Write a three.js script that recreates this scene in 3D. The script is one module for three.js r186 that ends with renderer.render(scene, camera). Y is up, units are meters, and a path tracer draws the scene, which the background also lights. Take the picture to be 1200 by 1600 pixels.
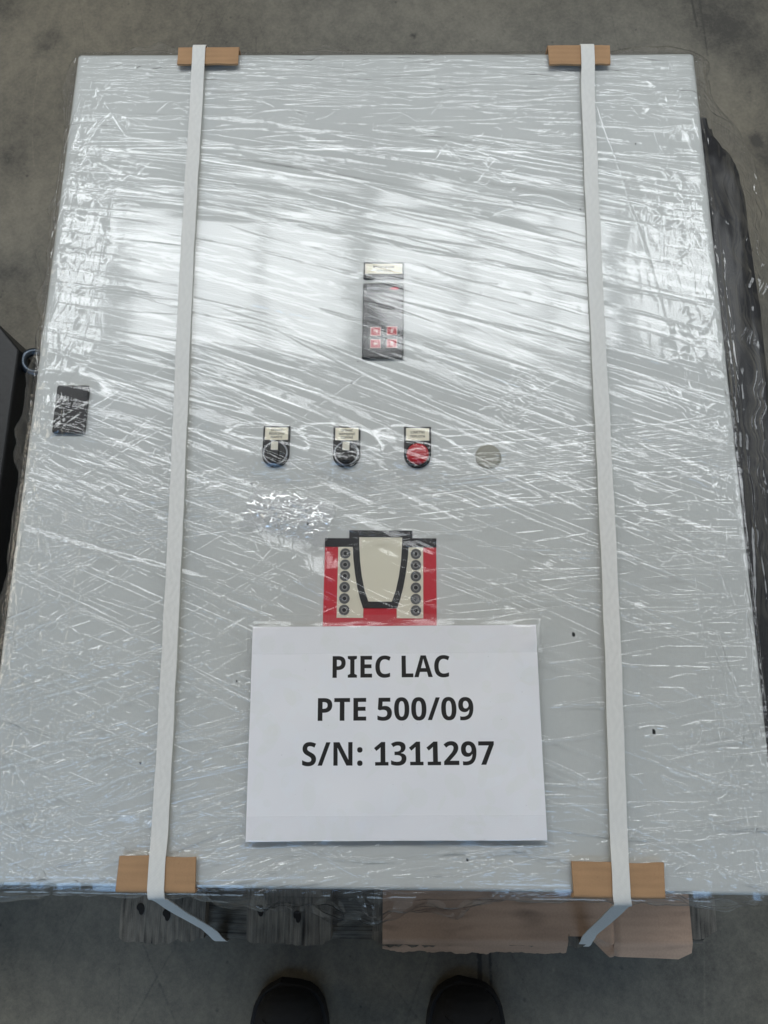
import * as THREE from 'three';
import { RoundedBoxGeometry } from 'three/addons/geometries/RoundedBoxGeometry.js';
import { mergeGeometries, mergeVertices } from 'three/addons/utils/BufferGeometryUtils.js';
import { RectAreaLightUniformsLib } from 'three/addons/lights/RectAreaLightUniformsLib.js';
import { MarchingCubes } from 'three/addons/objects/MarchingCubes.js';
import { createNoise2D, createNoise3D } from 'simplex-noise';

// ------------------------------------------------------------------ camera, light, exposure
const FACE = 0.455;                       // height of the cabinet's door above the floor
const scene = new THREE.Scene();
const camera = new THREE.PerspectiveCamera(69.37, 0.75, 0.02, 60);
camera.rotation.order = 'YXZ';
camera.rotation.set(-1.33432, 0.05893, -0.05076);
camera.position.set(0.0170, FACE + 0.7933, 0.3054);
scene.background = new THREE.Color().setRGB(0.04, 0.04, 0.04);   // dim grey daylight of the hall all round

const renderer = new THREE.WebGLRenderer({ antialias: true });
renderer.toneMapping = THREE.LinearToneMapping;
renderer.toneMappingExposure = 1;
renderer.shadowMap.enabled = true;
RectAreaLightUniformsLib.init();

// glazed openings of the hall: what the film mirrors and what lights it
const SKY_L = 7.6, GATE_L = 3.6;
function glazing(name, label, [x, y, z], [tx, ty, tz], w, h, color, level, bars, group) {
  const g = new THREE.Group(); g.name = name; scene.add(g);
  g.position.set(x, y, z);
  g.userData = { label, category: 'window', group };
  const dummy = new THREE.Object3D(); dummy.position.set(x, y, z); dummy.lookAt(tx, ty, tz); g.quaternion.copy(dummy.quaternion);   // +z faces the scene
  const pane = new THREE.Mesh(new THREE.BoxGeometry(w, h, 0.02), new THREE.MeshStandardMaterial({ color: 0xd8dde0, roughness: 0.4, emissive: new THREE.Color(...color), emissiveIntensity: level * 0.15 }));
  pane.name = 'window_pane'; pane.position.z = -0.03; g.add(pane);
  const metal = new THREE.MeshStandardMaterial({ color: 0x6d7072, roughness: 0.5, metalness: 0.3 });
  const bar = (bw, bh, bx, by) => { const m = new THREE.Mesh(new RoundedBoxGeometry(bw, bh, 0.06, 2, 0.008), metal); m.name = 'window_bar'; m.position.set(bx, by, 0.06); m.castShadow = true; g.add(m); };
  for (const s of [-1, 1]) { bar(0.07, h + 0.14, s * (w / 2 + 0.035), 0); bar(w, 0.07, 0, s * (h / 2 + 0.035)); }
  for (const b of bars) bar(0.06, h, b * w, 0);
  const light = new THREE.RectAreaLight(new THREE.Color(...color), level, w, h);
  light.name = name + '_glow'; light.position.set(x, y, z); light.lookAt(tx, ty, tz); scene.add(light);
  return g;
}
for (let i = 0; i < 4; i++) {
  const x = -3.7 + i * 2.3;
  glazing(i ? 'skylight_window_00' + i : 'skylight_window', 'overhead skylight window with two grey bars in the row before the cabinet', [x, 5.0, -2.95], [x, 0.45, -1.6], 2.1, 1.32, [0.95, 0.985, 1.0], SKY_L, [-0.17, 0.17], 'skylights in a row');
}
glazing('rear_skylight_window', 'long overhead skylight with blue daylight behind the photographer', [-0.6, 4.9, 3.3], [-0.6, 0.45, 1.2], 4.6, 1.0, [0.33, 0.60, 1.0], GATE_L, [-0.25, 0, 0.25]);

glazing('gate_window', 'wide glazed gate with daylight behind the photographer', [-0.5, 1.75, 5.2], [0, 0.9, 0], 4.4, 2.4, [0.56, 0.77, 1.0], 2.2, [-0.25, 0, 0.25]);
glazing('side_window', 'window with pale daylight on the side of the black bundle', [5.0, 2.7, -0.6], [0, 0.5, 0], 2.4, 1.4, [0.92, 0.97, 1.0], 3.2, [0]);
glazing('yard_window', 'window with warm light from a sunlit yard on the door lock side', [-5.0, 2.3, -0.3], [0, 0.5, 0], 2.2, 1.6, [1.0, 0.88, 0.68], 3.0, [0]);

// ------------------------------------------------------------------ helpers
let seed = 7;
const rnd = () => { seed = (seed * 1664525 + 1013904223) >>> 0; return seed / 4294967296; };
const rr = (a, b) => a + (b - a) * rnd();
const gauss = () => (rnd() + rnd() + rnd() + rnd() - 2) * 1.0;
const n2 = createNoise2D(rnd), n3 = createNoise3D(rnd), n2b = createNoise2D(rnd);
const clamp = (v, a, b) => Math.min(b, Math.max(a, v)), sm = (a, b, v) => { const t = clamp((v - a) / (b - a), 0, 1); return t * t * (3 - 2 * t); };
const lerp = (a, b, t) => a + (b - a) * t;
const taken = {};
function numbered(n) { const k = taken[n] = (taken[n] ?? -1) + 1; return k ? n + '_' + String(k).padStart(3, '0') : n; }
function shade(o) { o.castShadow = o.receiveShadow = true; return o; }
function mesh(name, geo, mat, parent, pos) { const m = shade(new THREE.Mesh(geo, mat)); m.name = name; if (pos) m.position.set(...pos); parent.add(m); return m; }
function thing(name, label, category, pos = [0, 0, 0], group) {
  const g = new THREE.Group(); g.name = numbered(name); g.position.set(...pos); g.userData = { label, category }; if (group) g.userData.group = group; scene.add(g); return g;
}
function tag(o, label, category, group) { o.name = numbered(o.name); o.userData = { label, category }; if (group) o.userData.group = group; return o; }
const std = (p) => new THREE.MeshStandardMaterial(p), phys = (p) => new THREE.MeshPhysicalMaterial(p);
const lin = (r, g, b) => new THREE.Color().setRGB(r, g, b);
function dataTex(w, h, f, { srgb = false, float = false, wrap = THREE.RepeatWrapping } = {}) {
  const d = float ? new Float32Array(w * h * 4) : new Uint8Array(w * h * 4), c = [0, 0, 0];
  for (let y = 0, i = 0; y < h; y++) for (let x = 0; x < w; x++, i += 4) { f(x, y, c); if (float) { d[i] = c[0]; d[i + 1] = c[1]; d[i + 2] = c[2]; d[i + 3] = 1; } else { d[i] = clamp(c[0] * 255, 0, 255); d[i + 1] = clamp(c[1] * 255, 0, 255); d[i + 2] = clamp(c[2] * 255, 0, 255); d[i + 3] = 255; } }
  const t = new THREE.DataTexture(d, w, h, THREE.RGBAFormat, float ? THREE.FloatType : THREE.UnsignedByteType);
  t.magFilter = THREE.LinearFilter; t.minFilter = THREE.LinearFilter; t.wrapS = t.wrapT = wrap; if (srgb) t.colorSpace = THREE.SRGBColorSpace; t.needsUpdate = true; return t;
}
function canvasTex(w, h, draw) {
  const c = document.createElement('canvas'); c.width = w; c.height = h; const g = c.getContext('2d'); draw(g, w, h);
  const t = new THREE.CanvasTexture(c); t.colorSpace = THREE.SRGBColorSpace; t.magFilter = THREE.LinearFilter; return t;
}
// a grid of points f(i, j) -> [x, y, z, u, v] as one sheet
function sheet(nu, nv, f) {
  const p = [], uv = [], ix = [];
  for (let j = 0; j <= nv; j++) for (let i = 0; i <= nu; i++) { const r = f(i / nu, j / nv); p.push(r[0], r[1], r[2]); uv.push(r[3] ?? i / nu, r[4] ?? 1 - j / nv); }
  for (let j = 0; j < nv; j++) for (let i = 0; i < nu; i++) { const a = j * (nu + 1) + i, b = a + 1, c = a + nu + 1, d = c + 1; ix.push(a, c, b, b, c, d); }
  const g = new THREE.BufferGeometry(); g.setAttribute('position', new THREE.Float32BufferAttribute(p, 3)); g.setAttribute('uv', new THREE.Float32BufferAttribute(uv, 2)); g.setIndex(ix); g.computeVertexNormals(); return g;
}
// box mapped uv in metres (x/z on top, etc.)
function metricUV(g, s = 1, ox = 0, oy = 0, swap = false) {
  const p = g.attributes.position, n = g.attributes.normal, uv = new Float32Array(p.count * 2);
  for (let i = 0; i < p.count; i++) {
    const ax = Math.abs(n.getX(i)), ay = Math.abs(n.getY(i)), az = Math.abs(n.getZ(i)), x = p.getX(i), y = p.getY(i), z = p.getZ(i);
    let u, v; if (ay >= ax && ay >= az) { u = x; v = -z; } else if (ax >= az) { u = y; v = -z; } else { u = x; v = y; }
    if (swap) [u, v] = [v, u];
    uv[2 * i] = u * s + ox; uv[2 * i + 1] = v * s + oy;
  }
  g.setAttribute('uv', new THREE.BufferAttribute(uv, 2)); return g;
}

// ------------------------------------------------------------------ floor
const floorTex = (() => {
  const N = 2048, S = 2.6;                                    // metres covered
  const scr = new Float32Array(N * N);
  const dab = (x, y, r, v) => { for (let j = Math.max(0, y - r | 0); j <= Math.min(N - 1, y + r); j++) for (let i = Math.max(0, x - r | 0); i <= Math.min(N - 1, x + r); i++) { const d = Math.hypot(i - x, j - y) / r; if (d < 1) scr[j * N + i] += v * (1 - d * d); } };
  for (let k = 0; k < 340; k++) { let x = rnd() * N, y = rnd() * N, a = rnd() < 0.6 ? rr(1.2, 1.9) : rr(0, 6.3), l = rr(20, 260), v = rr(-0.16, 0.13), w = rr(0.7, 1.7), b = rr(-0.002, 0.002); for (let s = 0; s < l; s++) { x += Math.cos(a); y += Math.sin(a); a += b; if (rnd() < 0.8) dab(x, y, w, v); } }
  for (let k = 0; k < 2600; k++) dab(rnd() * N, rnd() * N, rr(0.8, 3.2), rr(-0.5, 0.3));
  // stains, long tyre lines and joints as in the photograph (texture metres: x -1.3..1.3, z -1.5..1.1)
  const P = (x, z) => [(x + 1.3) / S * N, (1.1 - z) / S * N];
  for (const [x, z, r, v] of [[-0.16, -1.12, 0.05, -0.22], [-0.1, -1.13, 0.045, -0.28], [-0.22, -1.12, 0.03, -0.2], [-0.52, -1.02, 0.02, -0.1], [0.05, -1.0, 0.012, -0.25], [0.72, -0.75, 0.02, -0.3], [0.78, -0.6, 0.016, -0.3], [0.62, -1.1, 0.03, -0.14], [-0.75, -0.7, 0.07, -0.18], [-0.7, -0.98, 0.05, -0.2], [0.7, -1.05, 0.16, -0.2], [0.78, -0.9, 0.14, -0.2], [0.5, -1.12, 0.12, -0.16], [0.74, -0.7, 0.1, -0.16], [-0.8, -1.1, 0.12, -0.16], [-0.72, -0.45, 0.06, -0.16]]) {
    for (let k = 0; k < 26; k++) { const q = P(x + gauss() * r * 0.5, z + gauss() * r * 0.6); dab(...q, rr(0.2, 0.6) * r / S * N, v * 0.34); }
  }
  for (const [x0, z0, x1, z1, v, w] of [[0.62, -1.16, 0.63, -1.02, -0.2, 2], [0.64, -1.16, 0.645, -0.95, -0.16, 1.6], [0.79, -1.14, 0.84, -0.85, -0.34, 1.8], [0.15, 0.68, 0.15, 0.85, -0.25, 3], [0.165, 0.68, 0.17, 0.85, -0.2, 2], [-0.4, 0.62, -0.3, 0.8, -0.1, 1.5], [0.5, 0.55, 0.48, 0.8, 0.1, 1.5], [-0.3, -1.2, -0.36, -1.0, -0.1, 1.2]]) {
    for (let s = 0; s < 1; s += 0.0025) { const q = P(lerp(x0, x1, s) + gauss() * 0.001, lerp(z0, z1, s)); if (rnd() < 0.75) dab(...q, w * rr(0.6, 1.3), v * rr(0.3, 1)); }
  }
  return dataTex(N, N, (i, j, c) => {
    const x = i / N * S, y = j / N * S;
    let v = 0.46 + 0.15 * n2(x * 1.1, y * 1.1) + 0.16 * n2(x * 3.1 + 5, y * 2.4) + 0.15 * n2b(x * 9, y * 6) * (0.6 + 0.5 * n2(x * 2, y * 2)) + 0.11 * n2(x * 30, y * 24) + 0.09 * n2b(x * 90, y * 90) + (rnd() - 0.5) * 0.24;
    v += scr[j * N + i];
    const warm = 0.5 + 0.5 * n2b(x * 0.9 + 3, y * 0.9);
    const b = 0.122 + 0.135 * (v - 0.5);
    const s = Math.max(0.03, b);
    const g = (t) => Math.pow(t, 1 / 2.2);
    c[0] = g(s * lerp(1.07, 1.17, warm)); c[1] = g(s * 1.0); c[2] = g(s * lerp(0.80, 0.68, warm));
  }, { srgb: true, wrap: THREE.MirroredRepeatWrapping });
})();
{
  const g = new THREE.PlaneGeometry(24, 24, 1, 1); g.rotateX(-Math.PI / 2);
  const p = g.attributes.position, uv = g.attributes.uv; for (let i = 0; i < p.count; i++) uv.setXY(i, (p.getX(i) + 1.3) / 2.6, (1.1 - p.getZ(i)) / 2.6);
  const f = shade(new THREE.Mesh(g, std({ map: floorTex, roughness: 0.62, bumpMap: floorTex, bumpScale: 0.0012 })));
  f.name = 'floor'; f.userData.kind = 'structure'; scene.add(f);
}

// ------------------------------------------------------------------ wood, cardboard, webbing textures
const woodTex = dataTex(512, 1024, (i, j, c) => {               // grain along v
  const x = i / 512, y = j / 1024;
  const wob = 0.02 * n2(x * 2, y * 1.2) + 0.004 * n2(x * 5, y * 4);
  const g1 = n2((x + wob) * 34, y * 1.0), g2 = n2b((x + wob) * 110, y * 2), crack = Math.pow(Math.max(0, n2((x + wob) * 12 + 9, y * 1.3)), 8);
  let b = 0.150 + 0.018 * g1 + 0.024 * g2 + 0.04 * n2b(x * 4, y * 9) + 0.035 * n2(x * 26, y * 22) + 0.05 * (rnd() - 0.5) - 0.12 * crack - 0.10 * Math.pow(Math.max(0, n2b(x * 60, y * 5 + 8)), 4);
  b = Math.max(0.012, b); const g = (t) => Math.pow(t, 1 / 2.2);
  c[0] = g(b * 1.12); c[1] = g(b); c[2] = g(b * 0.82);
}, { srgb: true });
const woodBump = dataTex(512, 1024, (i, j, c) => {
  const x = i / 512, y = j / 1024, wob = 0.02 * n2(x * 2, y * 1.2) + 0.004 * n2(x * 5, y * 4);
  c[0] = c[1] = c[2] = 0.6 + 0.2 * n2((x + wob) * 34, y * 1.0) + 0.15 * n2b((x + wob) * 110, y * 2) - 0.5 * Math.pow(Math.max(0, n2((x + wob) * 12 + 9, y * 1.3)), 8);
}, { float: true });
const cardTex = dataTex(512, 512, (i, j, c) => {                // 0.25 m; flutes run along u
  const x = i / 512, y = j / 512;
  let v = 1 + 0.05 * n2(x * 7, y * 7) + 0.05 * n2b(x * 3, y * 26) + 0.04 * n2(x * 160, y * 120) + (rnd() - 0.5) * 0.05 - 0.025 * Math.cos(y * Math.PI * 2 * 36);
  if (n2b(x * 60 + 3, y * 60) > 0.86) v -= 0.13;
  const g = (t) => Math.pow(Math.max(t, 0), 1 / 2.2);
  c[0] = g(0.40 * v); c[1] = g(0.235 * v); c[2] = g(0.118 * v);
}, { srgb: true });
const cardTex2 = dataTex(1024, 1024, (i, j, c) => {             // dirtier sheet, 0.5 m
  const x = i / 1024, y = j / 1024;
  let v = 1 + 0.09 * n2(x * 5, y * 5) + 0.07 * n2b(x * 2.5, y * 40) + 0.05 * n2(x * 130, y * 110) + (rnd() - 0.5) * 0.06;
  const smudge = Math.max(0, n2b(x * 6 + 7, y * 30)) * Math.max(0, n2(x * 5, y * 5 + 4)); v -= 0.45 * smudge; if (Math.abs(n2(x * 3 + 2, y * 18)) < 0.02) v -= 0.06;
  const g = (t) => Math.pow(Math.max(t, 0.02), 1 / 2.2);
  c[0] = g(0.50 * v); c[1] = g(0.335 * v); c[2] = g(0.235 * v);
}, { srgb: true });
const weave = dataTex(128, 512, (i, j, c) => {                  // across u: the strap's width; v: 68 mm along it
  const x = i / 128 * 26, y = j / 512 * 52, k = Math.abs(((x + y) % 2) - 1);
  c[0] = c[1] = c[2] = 0.5 + 0.28 * Math.sin(x * Math.PI * 2 / 2 + (Math.floor(y) % 2 ? Math.PI : 0)) * Math.sin((y % 1) * Math.PI) + 0.12 * (k - 0.5) + (rnd() - 0.5) * 0.1;
}, { float: true });
const weaveCol = dataTex(128, 512, (i, j, c) => {
  const v = 0.865 + 0.06 * Math.sin(i / 128 * 26 * Math.PI) * Math.sin(j / 512 * 52 * Math.PI) + 0.012 * n2(i / 40, j / 90) + (rnd() - 0.5) * 0.05;
  c[0] = v * 0.985; c[1] = v * 0.975; c[2] = v * 0.945;
}, { srgb: true });
const cardMat = std({ map: cardTex, bumpMap: cardTex, bumpScale: 0.0006, roughness: 0.9 });
const cardMat2 = std({ map: cardTex2, bumpMap: cardTex2, bumpScale: 0.0008, roughness: 0.92, side: THREE.DoubleSide });

// ------------------------------------------------------------------ pallet
const DECK = 0.150;                                             // top of the deck boards
{
  const pal = thing('pallet', 'weathered dark grey wooden pallet under the wrapped cabinet', 'pallet', [0.05, 0, 0.04]);
  const mats = [0, 1, 2].map((k) => { const t = woodTex.clone(), b = woodBump.clone(); for (const q of [t, b]) { q.offset.set(k * 0.37, k * 0.21); q.needsUpdate = true; } return std({ map: t, bumpMap: b, bumpScale: 0.0014, roughness: 0.95 }); });
  // a board with uneven, worn ends; long axis along z
  function board(w, t, l, k) {
    const s = new THREE.BoxGeometry(w, t, l, 20, 1, 24), q = s.attributes.position;
    for (let i = 0; i < q.count; i++) { const x = q.getX(i), y = q.getY(i), z = q.getZ(i);
      const end = sm(l / 2 - 0.03, l / 2, Math.abs(z)), side = sm(w / 2 - 0.012, w / 2, Math.abs(x));
      q.setZ(i, z - Math.sign(z) * end * (0.002 + 0.003 * n2(x * 16 + k * 9, Math.sign(z) * 3) + 0.0030 * n2b(x * 110 + k, 3) + side * 0.010 * (0.5 + 0.5 * n2b(k * 5 + Math.sign(x), 2))));
      q.setX(i, x + side * 0.0025 * n2(z * 14, k * 7 + x * 3)); q.setY(i, y + 0.0012 * n2(x * 9 + k, z * 5) - (y > 0 ? (end + side) * 0.0015 : 0)); }
    s.computeVertexNormals(); const uu = metricUV(s, 1, 0, 0).attributes.uv; for (let i = 0; i < uu.count; i++) uu.setXY(i, uu.getX(i) * 4.2 + k * 0.31, uu.getY(i) * 1.6 + k * 0.17); return s;
  }
  const nailGeo = new THREE.CylinderGeometry(0.005, 0.0055, 0.003, 10), nailMat = std({ color: lin(0.02, 0.017, 0.015), roughness: 0.8, metalness: 0.4 });
  const holeGeo = new THREE.CylinderGeometry(0.0075, 0.0075, 0.0012, 10);
  [-0.344, -0.172, 0, 0.172, 0.344].forEach((x, k) => {
    const b = mesh('deck_board', board(0.116, 0.022, 1.2, k + 1), mats[k % 3], pal, [x, DECK - 0.011, k === 4 ? -0.015 : 0]);
    for (const [dx, dz] of [[-0.036, 0.555], [0.01, 0.562], [-0.033, -0.55], [0.02, -0.55], [0.03, 0.0]]) { const n = mesh('nail', nailGeo, nailMat, b, [dx + rr(-0.006, 0.006), 0.0105, dz]); const h = mesh('nail_stain', holeGeo, nailMat, b, [n.position.x + 0.002, 0.0115, dz + 0.003]); h.scale.set(0.5, 1, 0.9); }
  });
  for (const z of [-0.545, 0, 0.545]) { const g = board(0.10, 0.022, 0.80, 7 + z); g.rotateY(Math.PI / 2); mesh('stringer_board', g, mats[1], pal, [0, DECK - 0.034, z + (z > 0 ? 0.003 : 0)]);
    for (const x of [-0.33, 0, 0.33]) mesh('block', metricUV(new RoundedBoxGeometry(0.14, 0.082, 0.098, 2, 0.004), 3, x, z), mats[2], pal, [x, 0.0635, z]); }
  for (const x of [-0.33, 0, 0.33]) mesh('bottom_board', board(0.12, 0.022, 1.2, 12 + x), mats[0], pal, [x, 0.0111, 0]);
}

// ------------------------------------------------------------------ cardboard sheet between pallet and cabinet
{
  const x0 = 0.005, x1 = 0.4165, zb = 0.25;
  const front = (x) => {
    let z = 0.648 + 0.002 * n2(x * 30, 1) + 0.0012 * n2(x * 140, 2);
    if (x < 0.03) z -= 0.004 * (1 - x / 0.03);
    if (x > 0.09 && x < 0.15) z += 0.002;
    if (x > 0.252 && x < 0.314) z = lerp(0.6215, 0.632, sm(0.285, 0.314, x));
    if (x >= 0.314) z = 0.6485 + (x - 0.314) * 0.03;
    if (x > 0.4) z -= (x - 0.4) * 0.6;
    return z;
  };
  const cols = []; for (let i = 0; i <= 150; i++) cols.push(x0 + (x1 - x0) * i / 150); cols.push(0.2519, 0.2521, 0.3139, 0.3141); cols.sort((a, b) => a - b);
  const yAt = (x, z) => DECK + 0.0012 + 0.0016 * n2(x * 6, z * 9) * sm(0.5, 0.6, z) + 0.0016 - 0.9 * Math.max(0, z - 0.6285) * (x < 0.252 ? 1 : 0.55) - (x > 0.31 ? 0.004 * Math.exp(-(((x - 0.315) / 0.004) ** 2)) : 0);
  const rows = 40, mk = (dy, flip) => { const g = sheet(cols.length - 1, rows, (u, v) => { const x = cols[Math.round(u * (cols.length - 1))], zf = front(x), z = v < 0.5 ? lerp(zb, 0.6, v * 2) : lerp(0.6, zf, v * 2 - 1); return [x, yAt(x, z) + dy, z, x * 2, -z * 2]; }); if (flip) { const ix = g.index.array; for (let i = 0; i < ix.length; i += 3) [ix[i], ix[i + 1]] = [ix[i + 1], ix[i]]; g.computeVertexNormals(); } return g; };
  const rim = sheet(cols.length - 1, 1, (u, v) => { const x = cols[Math.round(u * (cols.length - 1))], z = front(x); return [x, yAt(x, z) + (v ? -0.0 : 0.0028), z, x * 2, -z * 2]; });
  const rimL = sheet(1, rows, (u, v) => { const x = x0, zf = front(x), z = v < 0.5 ? lerp(zb, 0.6, v * 2) : lerp(0.6, zf, v * 2 - 1); return [x, yAt(x, z) + (u ? 0.0028 : 0), z, z * 2, u]; });
  const rimR = sheet(1, rows, (u, v) => { const x = x1, zf = front(x), z = v < 0.5 ? lerp(zb, 0.6, v * 2) : lerp(0.6, zf, v * 2 - 1); return [x, yAt(x, z) + (u ? 0 : 0.0028), z, z * 2, u]; });
  const cs = thing('cardboard_sheet', 'torn brown corrugated cardboard sheet sticking out between pallet and cabinet', 'cardboard');
  mesh('sheet', mergeGeometries([mk(0.0028, false), mk(0, true), rim, rimL, rimR]), cardMat2, cs);
  // the strip torn loose where the strap passes, curling down
  const flap = sheet(14, 14, (u, v) => { const x = lerp(0.281, 0.3135, u), w = 0.003 + 0.017 * Math.pow(u, 0.55) * (1 - 0.2 * sm(0.85, 1, u)); const z = 0.6215 + lerp(0.0, 0.0105, sm(0.12, 1, u)) + v * w; return [x, DECK + 0.002 - 0.003 * v - 0.010 * v * v * (1 - 0.3 * u) - 0.004 * (1 - u) + 0.004 * Math.sin(u * 5 + v * 3), z, x * 2 + 0.3, -z * 2 + 0.2]; });
  mesh('torn_flap', flap, cardMat2, cs);
}

// ------------------------------------------------------------------ cabinet
const paintBump = dataTex(512, 512, (i, j, c) => { c[0] = c[1] = c[2] = 0.5 + 0.25 * n2(i / 3.2, j / 3.2) + 0.2 * n2b(i / 7, j / 7); }, { float: true });
const specks = [[0.207, 0.753, 0.0015], [0.284, 0.655, 0.0016]]; for (let k = 0; k < 26; k++) specks.push([rnd(), rnd(), rr(0.0005, 0.0010)]);
const paintTex = dataTex(1024, 1024, (i, j, c) => {
  const x = i / 1024, y = j / 1024; let v = 0.775 + 0.010 * n2(x * 3, y * 3) + 0.008 * n2b(x * 14, y * 11) + (rnd() - 0.5) * 0.012;
  for (const [sx, sy, sr] of specks) if ((x - sx) ** 2 + ((y - sy) * 0.6) ** 2 < sr * sr) v *= 0.25;
  c[0] = v * 0.995; c[1] = v * 1.0; c[2] = v * 0.975;
}, { srgb: true });
const paint = std({ map: paintTex, bumpMap: paintBump, bumpScale: 0.00012, roughness: 0.48 });
const CW = 0.8, CL = 0.995;
const cab = thing('control_cabinet', 'light grey sheet steel control cabinet lying on its back, wrapped in clear film', 'cabinet', [0, DECK + 0.0045, 0]);
const top = FACE - (DECK + 0.0045);                             // the door's outer face above the cabinet's base
mesh('body', metricUV(new RoundedBoxGeometry(CW - 0.004, top - 0.022, CL - 0.004, 3, 0.006), 1), paint, cab, [0, (top - 0.022) / 2, 0]);
mesh('door', metricUV(new RoundedBoxGeometry(CW, 0.019, CL, 4, 0.005), 1), paint, cab, [0, top - 0.0095, 0]);
const black = std({ color: lin(0.012, 0.012, 0.013), roughness: 0.42 }), blackSatin = std({ color: lin(0.02, 0.02, 0.022), roughness: 0.55 });
const cream = [236, 228, 204];
function labelTex(w, h, lines, size, gap, y0) {
  return canvasTex(w, h, (g) => { g.fillStyle = `rgb(${cream})`; g.fillRect(0, 0, w, h); g.fillStyle = '#1c1a18'; g.font = `bold ${size}px sans-serif`; g.textAlign = 'center'; g.textBaseline = 'middle'; lines.forEach((t, i) => g.fillText(t, w / 2, y0 + i * gap, w * 0.92)); });
}
function plane(w, h) { const g = new THREE.PlaneGeometry(w, h); g.rotateX(-Math.PI / 2); return g; }
// door lock
{
  const g = new THREE.Group(); g.name = 'door_lock'; g.position.set(-0.3530, top, -0.003); g.scale.y = 0.42; cab.add(g);
  mesh('lock_cover', new RoundedBoxGeometry(0.037, 0.012, 0.058, 3, 0.003), black, g, [0, 0.006, 0]);
  mesh('lock_rib', new RoundedBoxGeometry(0.005, 0.004, 0.056, 2, 0.0015), blackSatin, g, [0.0155, 0.0135, 0]);
  mesh('keyhole_ring', new THREE.TorusGeometry(0.0058, 0.0013, 8, 24).rotateX(Math.PI / 2), blackSatin, g, [-0.002, 0.0125, -0.006]);
  mesh('key_slot', new RoundedBoxGeometry(0.013, 0.0015, 0.003, 2, 0.0005), blackSatin, g, [-0.002, 0.0128, -0.006]);
}
// temperature regulator
{
  const g = new THREE.Group(); g.name = 'temperature_regulator'; g.position.set(0.0025, top, 0); g.scale.y = 0.5; cab.add(g);
  mesh('label_holder', new RoundedBoxGeometry(0.048, 0.004, 0.0225, 2, 0.0012), black, g, [0, 0.002, -0.1815]);
  mesh('name_label', plane(0.0445, 0.0135), std({ map: labelTex(400, 122, ['REGULÁTOR', 'TEPLOTY'], 40, 46, 40), roughness: 0.4 }), g, [0, 0.0043, -0.1838]);
  mesh('housing', new RoundedBoxGeometry(0.048, 0.008, 0.0965, 3, 0.002), black, g, [0, 0.004, -0.1155]);
  const front = canvasTex(360, 740, (c) => {
    c.fillStyle = '#15161a'; c.fillRect(0, 0, 360, 740);
    c.fillStyle = '#c9ccd0'; c.font = 'bold 40px sans-serif'; c.fillText('HTEBL', 22, 52);
    c.fillStyle = '#c8203a'; c.beginPath(); c.ellipse(285, 40, 42, 14, 0, 0, 7); c.fill();
    c.fillStyle = '#0b0c0f'; c.fillRect(26, 90, 308, 104); c.fillRect(26, 212, 308, 92);
    c.strokeStyle = '#4a4d52'; c.lineWidth = 3; c.strokeRect(26, 90, 308, 104); c.strokeRect(26, 212, 308, 92);
    c.fillStyle = '#9a9da2'; for (const x of [40, 130, 220, 300]) c.fillRect(x, 332, 34, 6);
    c.strokeStyle = '#8d9095'; c.lineWidth = 2; c.beginPath(); c.moveTo(26, 366); c.lineTo(334, 366); c.stroke();
  });
  mesh('front_foil', plane(0.0445, 0.092), std({ map: front, roughness: 0.3 }), g, [0, 0.0084, -0.1155]);
  const red = std({ color: lin(0.48, 0.018, 0.03), roughness: 0.45 }), pink = std({ color: lin(0.78, 0.55, 0.5), roughness: 0.5 });
  const sym = { a: [[-1, -0.6], [0.8, -0.6], [0.8, 0.7], [0.2, 0.7], [0.2, -0.1], [-1, -0.1]], b: [[0, -1], [1, 0], [0.4, 0], [0.4, 0.9], [-0.4, 0.9], [-0.4, 0], [-1, 0]], c: [[-1, 0], [0, -1], [0, -0.4], [1, -0.4], [1, 0.4], [0, 0.4], [0, 1]], d: [[0, 1], [1, 0], [0.4, 0], [0.4, -0.9], [-0.4, -0.9], [-0.4, 0], [-1, 0]] };
  [[-0.0085, -0.1005, 'a'], [0.0105, -0.1015, 'b'], [-0.0085, -0.0850, 'c'], [0.0105, -0.0855, 'd']].forEach(([x, z, k]) => {
    const b = mesh('button', mergeGeometries([new RoundedBoxGeometry(0.0122, 0.0012, 0.0112, 2, 0.0005)]), red, g, [x, 0.0090, z]);
    const sh = new THREE.Shape(sym[k].map(([u, v]) => new THREE.Vector2(u * 0.0030, -v * 0.0030)));
    b.add((() => { const m = shade(new THREE.Mesh(mergeGeometries([new THREE.ExtrudeGeometry(sh, { depth: 0.0003, bevelEnabled: false }).rotateX(-Math.PI / 2).translate(0, 0.0007, 0), frame(0.0122, 0.0112, 0.0008).translate(0, 0.0007, 0)]), pink)); m.name = 'button_mark'; return m; })());
  });
}
function frame(w, h, t) { const s = new THREE.Shape([[-w / 2, -h / 2], [w / 2, -h / 2], [w / 2, h / 2], [-w / 2, h / 2]].map((p) => new THREE.Vector2(...p))); s.holes.push(new THREE.Path([[-w / 2 + t, -h / 2 + t], [-w / 2 + t, h / 2 - t], [w / 2 - t, h / 2 - t], [w / 2 - t, -h / 2 + t]].map((p) => new THREE.Vector2(...p)))); return new THREE.ExtrudeGeometry(s, { depth: 0.0003, bevelEnabled: false }).rotateX(-Math.PI / 2); }
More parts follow.
